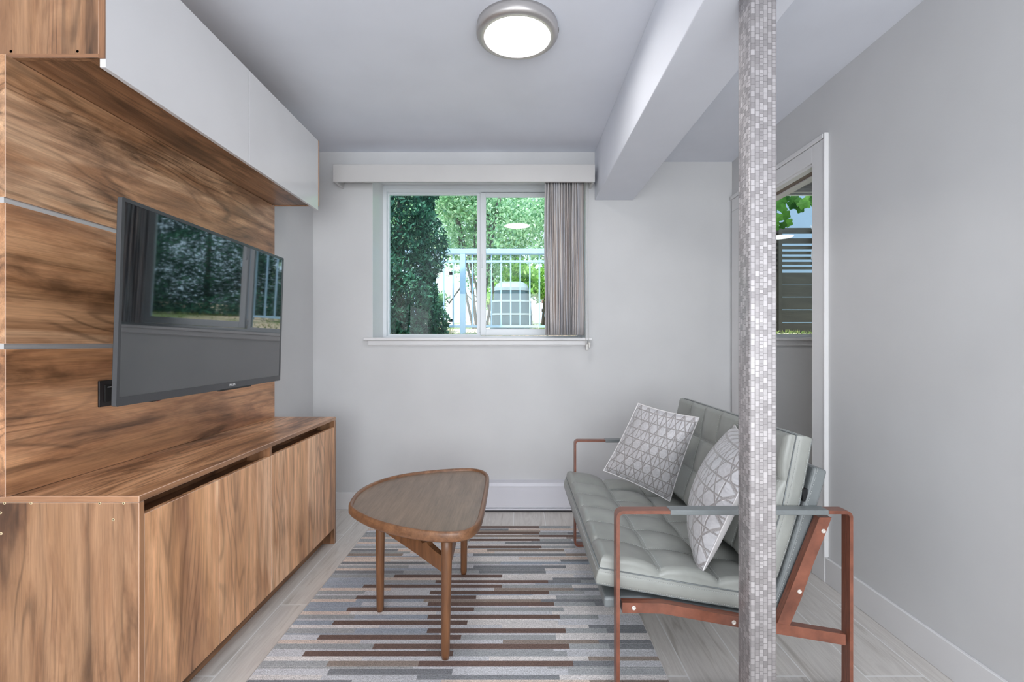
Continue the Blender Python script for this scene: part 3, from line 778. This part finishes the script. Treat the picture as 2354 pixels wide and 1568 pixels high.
def Fback(u, v, h):
    s_ = u/LB2; bow = .012*math.sin(PI*min(1, max(0, s_)))
    p = bb+d2*u+n2*(h-bow)
    return (p.x, PY0+.006+v, p.z)
pad(Fback, LB2, PY1-PY0-.012, .076, 3, 6, .018, 'back_cushion', t)
# leather-covered shells
def curve_slab(pts, thick, y0, y1, name, side):
    up = [Vector((a, b_)) for a, b_ in pts]; lo = []
    for i, p in enumerate(up):
        a = up[max(0, i-1)]; c_ = up[min(len(up)-1, i+1)]; d_ = (c_-a).normalized(); nn = Vector((d_.y, -d_.x))*side
        lo.append(p+nn*thick)
    o = MB().prism([tuple(p) for p in up]+[tuple(p) for p in lo[::-1]], y0, y1, 'y', bev=.009, seg=3).build(name, M['leather_side'], t, smooth=False)
    cen = [(Vector(a)*.75+Vector(b_)*.25) for a, b_ in zip(up, lo)]
    for y in (y0-.0008, y1+.0008):
        s = MB()
        for a, b_ in zip(cen, cen[1:]):
            Ls = (b_-a).length; k = .002
            while k < Ls-.004:
                q0 = a+(b_-a)*(k/Ls); q1 = a+(b_-a)*((k+.0045)/Ls); s.tube([(q0.x, y, q0.y), (q1.x, y, q1.y)], .0007, 4); k += .0075
        s.build('stitching', M['thread'], t, o)
    return o
curve_slab([(.282,.292),(.40,.292),(.50,.278),(.62,.258),(.74,.238),(.80,.230)], .036, PY0-.004, PY1+.002, 'seat_shell', 1)
curve_slab([(.806,.232),(.835,.300),(.862,.380),(.886,.460),(.912,.545),(.936,.625),(.960,.712)], .046, PY0-.004, PY1+.002, 'back_shell', 1)
MB().box(.925, .940, PY0-.002, PY0+.03, .600, .640).build('webbing_tab', M['webbing'], t)

# ---------------- pillows ----------------
def pillow(name, cor, thick, thick_b, label, loc, flip=1):
    """cor = BL, BR, TR, TL as world points"""
    BL, BR, TR, TL = [Vector(c_) for c_ in cor]; N = 30
    nrm = ((BR-BL).cross(TL-BL)).normalized()*flip
    t = thing(name, loc, label, 'pillow', 'silver quilted pillows')
    def side(sg, nm, mt, lab=None):
        bm = bmesh.new(); uvl = bm.loops.layers.uv.new('UVMap'); G = []
        for i in range(N+1):
            row = []
            for j in range(N+1):
                a, c_ = i/N, j/N; a2, c2 = 2*a-1, 2*c_-1
                pin = .045
                ua = a2*(1-pin*(1-abs(c2)**2)); uc = c2*(1-pin*(1-abs(a2)**2))
                A, B = (ua+1)/2, (uc+1)/2
                p = (BL*(1-A)+BR*A)*(1-B)+(TL*(1-A)+TR*A)*B
                h = (thick if sg > 0 else thick_b)*max(0, (1-a2**2))**.52*max(0, (1-c2**2))**.52
                rip = .0022*math.sin(a*47+c_*9)*max(0, 1-c2**2)**.3*(1 if abs(a2) > .8 or abs(c2) > .8 else .3)
                row.append((bm.verts.new(p+nrm*sg*(h+rip*(1 if 0 < i < N and 0 < j < N else 0))), (a, c_)))
            G.append(row)
        for i in range(N):
            for j in range(N):
                q = [G[i][j], G[i+1][j], G[i+1][j+1], G[i][j+1]]
                f = bm.faces.new([x for x, _ in q]); f.smooth = True
                for l, (_, u) in zip(f.loops, q): l[uvl].uv = u
        me = bpy.data.meshes.new(nm); bm.to_mesh(me); bm.free(); return finish(me, nm, mt, t, None, None, lab)
    side(1, 'front_cover', M['pillow']); side(-1, 'back_cover', M['pillow_back'], 'plain satin back')
    pts = []
    for e in range(4):
        for k in range(N):
            s_ = k/N; a2, c2 = {0: (-1+2*s_, -1), 1: (1, -1+2*s_), 2: (1-2*s_, 1), 3: (-1, 1-2*s_)}[e]
            ua = a2*(1-.045*(1-abs(c2)**2)); uc = c2*(1-.045*(1-abs(a2)**2)); A, B = (ua+1)/2, (uc+1)/2
            pts.append((BL*(1-A)+BR*A)*(1-B)+(TL*(1-A)+TR*A)*B)
    MB().tube(pts, .0028, 6, close=True).build('piping', M['pillow_back'], t)
    return t
BLp, BRp, TRp, TLp = P(1387,1082,2.44), P(1540,1153,2.30), P(1607,960,2.20), P(1467,927,2.42)
pillow('throw_pillow', (BLp, BRp, TRp, TLp), .062, .055, 'silver quilted pillow leaning on the sofa back at the end near the back wall', P(1540,1153,2.30))
BN = (.597, 1.592, .343); BF = (.715, 1.93, .368); TF = (.872, 1.95, .785); TN = (.818, 1.640, .755)
pillow('throw_pillow', (BF, BN, TN, TF), .10, .045, 'silver quilted pillow partly hidden by the mosaic post, resting on its lower edge', BN)

# ---------------- mosaic post ----------------
pxl, pxr, py0 = X_(1724, 1.30), X_(1787, 1.30), 1.300
pts = rrect(pxl, pxr, py0, py0+.072, .006, 4); bm = bmesh.new(); uvl = bm.loops.layers.uv.new('UVMap'); per = 0; n = len(pts)
lo = [bm.verts.new((x, y, .0)) for x, y in pts]; hi = [bm.verts.new((x, y, 2.071)) for x, y in pts]
for i in range(n):
    j = (i+1) % n; L = (Vector(pts[j])-Vector(pts[i])).length
    f = bm.faces.new((lo[i], lo[j], hi[j], hi[i])); f.smooth = True
    for l, u in zip(f.loops, ((per, 0), (per+L, 0), (per+L, 2.071), (per, 2.071))): l[uvl].uv = u
    per += L
bm.faces.new(hi); bm.faces.new(lo[::-1]); bmesh.ops.recalc_face_normals(bm, faces=bm.faces)
me = bpy.data.meshes.new('support_post'); bm.to_mesh(me); bm.free()
o = finish(me, 'support_post', M['mosaic']); tag(o, 'slim square post wrapped in silver mosaic, standing in front of the sofa', 'post')

# ---------------- outside ----------------
def gz(y): return 1.13+.052*(y-3.64)
bm = bmesh.new(); nx, ny = 40, 40; G = []
for i in range(nx+1):
    G.append([])
    for j in range(ny+1):
        x = -12+26*i/nx; y = YO+.002+24*(j/ny)**1.4; G[-1].append(bm.verts.new((x, y, gz(y)+(.05*math.sin(x*1.3+y)*min(1, (y-YO)/3)))))
for i in range(nx):
    for j in range(ny): bm.faces.new((G[i][j], G[i+1][j], G[i+1][j+1], G[i][j+1])).smooth = True
me = bpy.data.meshes.new('ground'); bm.to_mesh(me); bm.free(); o = finish(me, 'ground', M['ground'], kind='structure')

def leaves(name, cen, size, mt, root=None, parent=None, aspect=.5, up=0.0, kind=None, label=None):
    n = len(cen); d = rng.normal(size=(n, 3)); d[:, 2] += up; d /= np.linalg.norm(d, axis=1)[:, None]
    e = rng.normal(size=(n, 3)); s = np.cross(d, e); s /= np.linalg.norm(s, axis=1)[:, None]
    L = size*(.7+.6*rng.random(n))[:, None]; W = L*aspect
    V = np.stack([cen-d*L*.5, cen+s*W*.5, cen+d*L*.5, cen-s*W*.5], 1).reshape(-1, 3)
    if root is not None: V = V-np.array(root['_o'])
    me = bpy.data.meshes.new(name); me.vertices.add(4*n); me.vertices.foreach_set('co', V.ravel())
    me.loops.add(4*n); me.loops.foreach_set('vertex_index', np.arange(4*n))
    me.polygons.add(n); me.polygons.foreach_set('loop_start', np.arange(0, 4*n, 4)); me.polygons.foreach_set('loop_total', np.full(n, 4))
    me.update(); me.validate(); me.materials.append(mt)
    o = bpy.data.objects.new(name, me); C.objects.link(o)
    if root is not None: o.parent = parent or root
    if kind: o['kind'] = kind
    return o
def blob(n, c, r, shell=.5):
    d = rng.normal(size=(n, 3)); d /= np.linalg.norm(d, axis=1)[:, None]
    k = shell+(1-shell)*rng.random(n)**.6
    return np.array(c)+d*k[:, None]*np.array(r)
def evergreen(x, y, h, r, n, label):
    z0 = gz(y); t = thing('evergreen_shrub', (x, y, z0), label, 'shrub')
    zz = rng.random(n)**1.25; th = rng.random(n)*2*PI
    lump = 1+.18*np.sin(zz*23+th*2)+.12*np.sin(zz*41+th*5); rr_ = r*np.sqrt(1-zz**3)*lump*(.55+.45*rng.random(n)**.5)
    cen = np.stack([x+rr_*np.cos(th), y+rr_*np.sin(th), z0+.02+zz*h], 1)
    leaves('foliage', cen, .06, M['leaf_dark'], t, aspect=.3, up=.8)
    MB().tube([(x, y, z0-.05), (x+.02, y, z0+h*.5), (x, y, z0+h*.9)], .04, 8, 0, .01).build('trunk', M['bark'], t)
evergreen(-1.16, 4.75, 2.6, .40, 30000, 'dark evergreen shrub close outside the window on its left side')
evergreen(2.2, 7.3, 3.4, 1.1, 60000, 'big dark evergreen added past the right end of the railing to darken the television reflection')  # added out of direct view, dense so the screen mirrors something dark
def tree(x, y, zc, rad, n, size, label, mt='leaf', stems=1, base=None):
    z0 = gz(y); t = thing('broadleaf_tree', (x, y, z0), label, 'tree')
    pts = []
    K = 26
    for k in range(K):
        c_ = blob(1, (x, y, zc), (rad[0]*.8, rad[1]*.8, rad[2]*.8), .2)[0]; pts.append(blob(n//K, c_, (rad[0]*.36, rad[1]*.36, rad[2]*.34), .2))
    leaves('foliage', np.concatenate(pts), size, M[mt], t, aspect=.55)
    for s_ in range(stems):
        dx = random.uniform(-.25, .25)*(stems > 1); ex = random.uniform(-.6, .6)
        MB().tube([(x+dx*.4, y, z0-.05), (x+dx, y, z0+.6), (x+dx+ex*.5, y+.1, zc), (x+dx+ex, y+.1, zc+rad[2]*.6)], .05 if stems == 1 else .022, 7, 0, .012).build('trunk', M['bark'], t)
tree(-.55, 7.4, 2.95, (.95, .6, .95), 8000, .062, 'many-stemmed leafy tree just behind the railing on the left', stems=7)
tree(.95, 8.9, 3.2, (1.2, .8, 1.1), 8000, .07, 'broad leafy tree behind the railing, right half of the window view', stems=2)
tree(-2.6, 9.5, 3.4, (1.3, 1.0, 1.6), 8000, .09, 'leafy tree far behind the dark evergreen shrub')
tree(-.9, 11.9, 3.9, (1.9, 1.2, 2.0), 12000, .10, 'tall pale green tree farthest back in the garden, middle')
tree(2.7, 11.6, 3.9, (1.7, 1.2, 2.0), 10000, .10, 'tall pale green tree farthest back in the garden, right')
tree(-1.30, 6.75, 1.68, (.42, .3, .42), 2600, .06, 'small leafy shrub outside between the evergreen and the railing post', stems=3)
tree(.35, 7.6, 2.05, (.75, .5, .38), 2600, .08, 'low bright yellow-green bush behind the bin', 'leaf_bright', stems=3)
tree(-.35, 9.2, 1.9, (.5, .4, .35), 1600, .08, 'small sunlit bush behind the railing post', 'leaf_bright', stems=3)
n = 5000; gx = rng.random(n)*7-3.5; gy = 4.0+rng.random(n)*4.5
o = leaves('lawn_grass', np.stack([gx, gy, 1.13+.052*(gy-3.64)+.05*np.sin(gx*1.3+gy)*np.minimum(1, (gy-YO)/3)+.015], 1), .05, M['grass'], aspect=.15, up=2.0)
tag(o, 'short dry grass on the sloping garden ground outside', 'grass', kind='stuff')

# railing
t = thing('metal_railing', (0, 6, gz(6)), 'pale blue metal railing with thin balusters outside the window', 'railing')
zr = lambda py: Z_(py, 6.0)
MB().box(-3.4, .95, 5.965, 6.035, zr(585), zr(573), .004).build('top_rail', M['rail'], t)
MB().box(-3.4, .95, 5.985, 6.015, zr(604), zr(599)).build('middle_rail', M['rail'], t)
MB().box(-3.4, .95, 5.985, 6.015, zr(753), zr(748)).build('bottom_rail', M['rail'], t)
xp = X_(1064, 6.0)
for k in (-2.06, 0, 1.58):
    MB().box(xp+k-.033, xp+k+.033, 5.967, 6.033, gz(6)-.1, zr(583), .003).build('post', M['rail'], t)
first = None
for k in range(-20, 13):
    x = xp+k*.1178
    if min(abs(x-xp-q) for q in (-2.06, 0, 1.58)) < .05: continue
    if first is None:
        first = MB().box(-.008, .008, 5.992, 6.008, zr(750), zr(583)).build('baluster', M['rail']); o = first
        first.data.transform(Matrix.Translation((0, -6, -gz(6))))
    else: o = first.copy(); C.objects.link(o)
    o.parent = t; o.location = (x, 0, 0)

# compost bin
by = 6.9; bx = X_(1176, by); bz = gz(by)-.02
t = thing('compost_bin', (bx, by, bz), 'dark tiered compost bin with pale domed lid behind the railing', 'bin')
def sq(r, n=40, p=4):
    return [(math.copysign(abs(math.cos(a))**(2/p), math.cos(a))*r, math.copysign(abs(math.sin(a))**(2/p), math.sin(a))*r) for a in [2*PI*i/n for i in range(n)]]
def loft(prof, name, mt):
    bm = bmesh.new(); R = [[bm.verts.new((bx+x, by+y, bz+h)) for x, y in sq(r)] for r, h in prof]
    for A, B in zip(R, R[1:]):
        for i in range(len(A)): bm.faces.new((A[i], A[(i+1) % len(A)], B[(i+1) % len(A)], B[i]))
    bm.faces.new(R[0]); bm.faces.new(R[-1]); bmesh.ops.recalc_face_normals(bm, faces=bm.faces)
    return MB().merge(bm).build(name, mt, t)
loft([(.300, 0), (.290, .22)], 'lower_tier', M['bin']); loft([(.295, .22), (.295, .245)], 'band', M['bin_lid'])
loft([(.285, .245), (.272, .40)], 'middle_tier', M['bin']); loft([(.278, .40), (.276, .425)], 'band', M['bin_lid'])
loft([(.255, .425), (.242, .56)], 'upper_tier', M['bin']); loft([(.25, .56), (.245, .60), (.215, .66), (.16, .69), (.08, .70)], 'lid', M['bin_lid'])

# white trellis
ty = 9.0; t = thing('garden_trellis', (X_(1012, ty), ty, gz(ty)), 'white slatted garden panel seen between the shrub and the railing post', 'trellis')
x0, x1 = X_(985, ty), X_(1040, ty); z1, z0 = Z_(625, ty), gz(ty)
MB().box(x0, x0+.06, ty, ty+.05, z0, z1).box(x1-.06, x1, ty, ty+.05, z0, z1).box(x0, x1, ty, ty+.05, z1-.06, z1).box(x0, x1, ty, ty+.05, z0+.1, z0+.16).build('frame', M['white_paint'], t)
for k in range(1, 4): MB().box(x0+(x1-x0)*k/4-.018, x0+(x1-x0)*k/4+.018, ty+.01, ty+.03, z0+.16, z1-.06).build('slat', M['white_paint'], t)
# low rail fence at right
fy = 8.8; t = thing('low_rail_fence', (1.2, fy, gz(fy)), 'low weathered rail fence far behind the bin on its right', 'fence')
for pz in (692, 712, 738): MB().box(.45, 2.6, fy, fy+.04, Z_(pz+5, fy), Z_(pz-2, fy)).build('rail', M['brown_rail'], t)
for x in (.62, 1.4, 2.2): MB().box(x, x+.07, fy+.04, fy+.11, gz(fy)-.05, Z_(686, fy)).build('post', M['brown_rail'], t)

# beyond the side-room window: neighbouring house, board fence, vine, cloth
t = thing('neighbouring_house', (4.2, 8.2, gz(8.2)), 'blue-grey stucco house wall beyond the side-room window', 'house')
MB().box(4.1, 8.5, 8.2, 8.5, 1.0, 6.0).build('wall', M['stucco'], t)
MB().box(3.7, 8.7, 7.7, 8.7, 6.0, 6.15).build('eave', M['white_paint'], t)
fy = 5.6; t = thing('board_fence', (3.5, fy, gz(fy)), 'dark horizontal board fence with open slats at the top, outside the side-room window', 'fence')
zf = lambda py: Z_(py, fy)
x0, x1 = 2.60, 5.4
for a, b_ in ((524, 536), (552-4, 559), (565, 572), (578, 584), (590, 596), (602, 608), (613, 619), (627, 653)):
    MB().box(x0, x1, fy, fy+.025, zf(b_-0), zf(a)).build('board', M['board'], t)
for k in range(4): MB().box(x0, x1, fy, fy+.025, zf(653+(k+1)*29.5-.9), zf(653+k*29.5+.9)).build('board', M['board'], t)
for x in (X_(1790, fy)-.05, 4.4): MB().box(x, x+.09, fy+.025, fy+.11, gz(fy)-.1, zf(520)).build('post', M['board'], t)
MB().box(X_(1787, fy), X_(1795, fy), fy-.03, fy, gz(fy), zf(525)).build('post', M['board'], t)
bm = bmesh.new(); G = []
cy = fy-.05
for i in range(13):
    G.append([])
    for j in range(17):
        s_, q = i/12, j/16; x = X_(1857, fy)+.16*s_+.02*math.sin(q*5); z = zf(521)-(.40-.10*s_)*q
        G[-1].append(bm.verts.new((x+(.03*q)*(1-s_), cy+.018*math.sin(s_*17), z)))
for i in range(12):
    for j in range(16): bm.faces.new((G[i][j], G[i+1][j], G[i+1][j+1], G[i][j+1])).smooth = True
me = bpy.data.meshes.new('hanging_cloth'); bm.to_mesh(me); bm.free(); o = finish(me, 'hanging_cloth', M['cloth']); o.modifiers.new('s', 'SOLIDIFY').thickness = .004
tag(o, 'grey cloth hanging over the top of the dark board fence', 'cloth')
# vine: lobed leaves hanging from the eave
t = thing('grape_vine', (2.3, 4.2, 2.45), 'leafy vine hanging at the top of the side-room window', 'vine')
MB().tube([(1.75, 4.2, 2.50), (2.1, 4.22, 2.44), (2.5, 4.2, 2.47), (2.9, 4.2, 2.55)], .008, 6).build('stem', M['bark'], t)
vb_ = MB()
def vleaf(c_, s_, R):
    b2 = bmesh.new(); cv = b2.verts.new((0, 0, .12*s_)); rim_ = []
    for k in range(20):
        a = 2*PI*k/20; r = s_*(.92+.10*math.cos(5*a)+.05*math.cos(15*a)); rim_.append(b2.verts.new((r*math.sin(a), -r*math.cos(a), 0)))
    for k in range(20): b2.faces.new((cv, rim_[k], rim_[(k+1) % 20]))
    vb_.merge(b2, Matrix.Translation(c_) @ R)
vl = [(1798,478,.05),(1806,495,.045),(1822,470,.05),(1840,480,.04),(1852,468,.05),(1795,462,.05),(1866,462,.04),(1835,462,.045),(1812,512,.04),(1790,500,.04),(1800,558-40,.035),(1783,470,.05),(1780,520,.05),(1775,490,.05),(1845,470,.045),(1858,460,.05),(1870,470,.035),(1827,455,.05),(1805,455,.05)]
for a, b_, s_ in vl:
    p = P(a, b_, 4.15+random.uniform(-.06, .06))
    vleaf(p, s_, Matrix.Rotation(random.uniform(0, 6), 4, 'Y') @ Matrix.Rotation(PI/2+random.uniform(-.5, .5), 4, 'X'))
for k in range(40):
    p = (random.uniform(1.4, 3.2), 4.2+random.uniform(-.1, .1), random.uniform(2.42, 2.62))
    vleaf(p, random.uniform(.04, .055), Matrix.Rotation(random.uniform(0, 6), 4, 'Y') @ Matrix.Rotation(PI/2+random.uniform(-.6, .6), 4, 'X'))
vb_.build('leaves', M['leaf_vine'], t)

for o in bpy.data.objects:
    if '_o' in o: del o['_o']
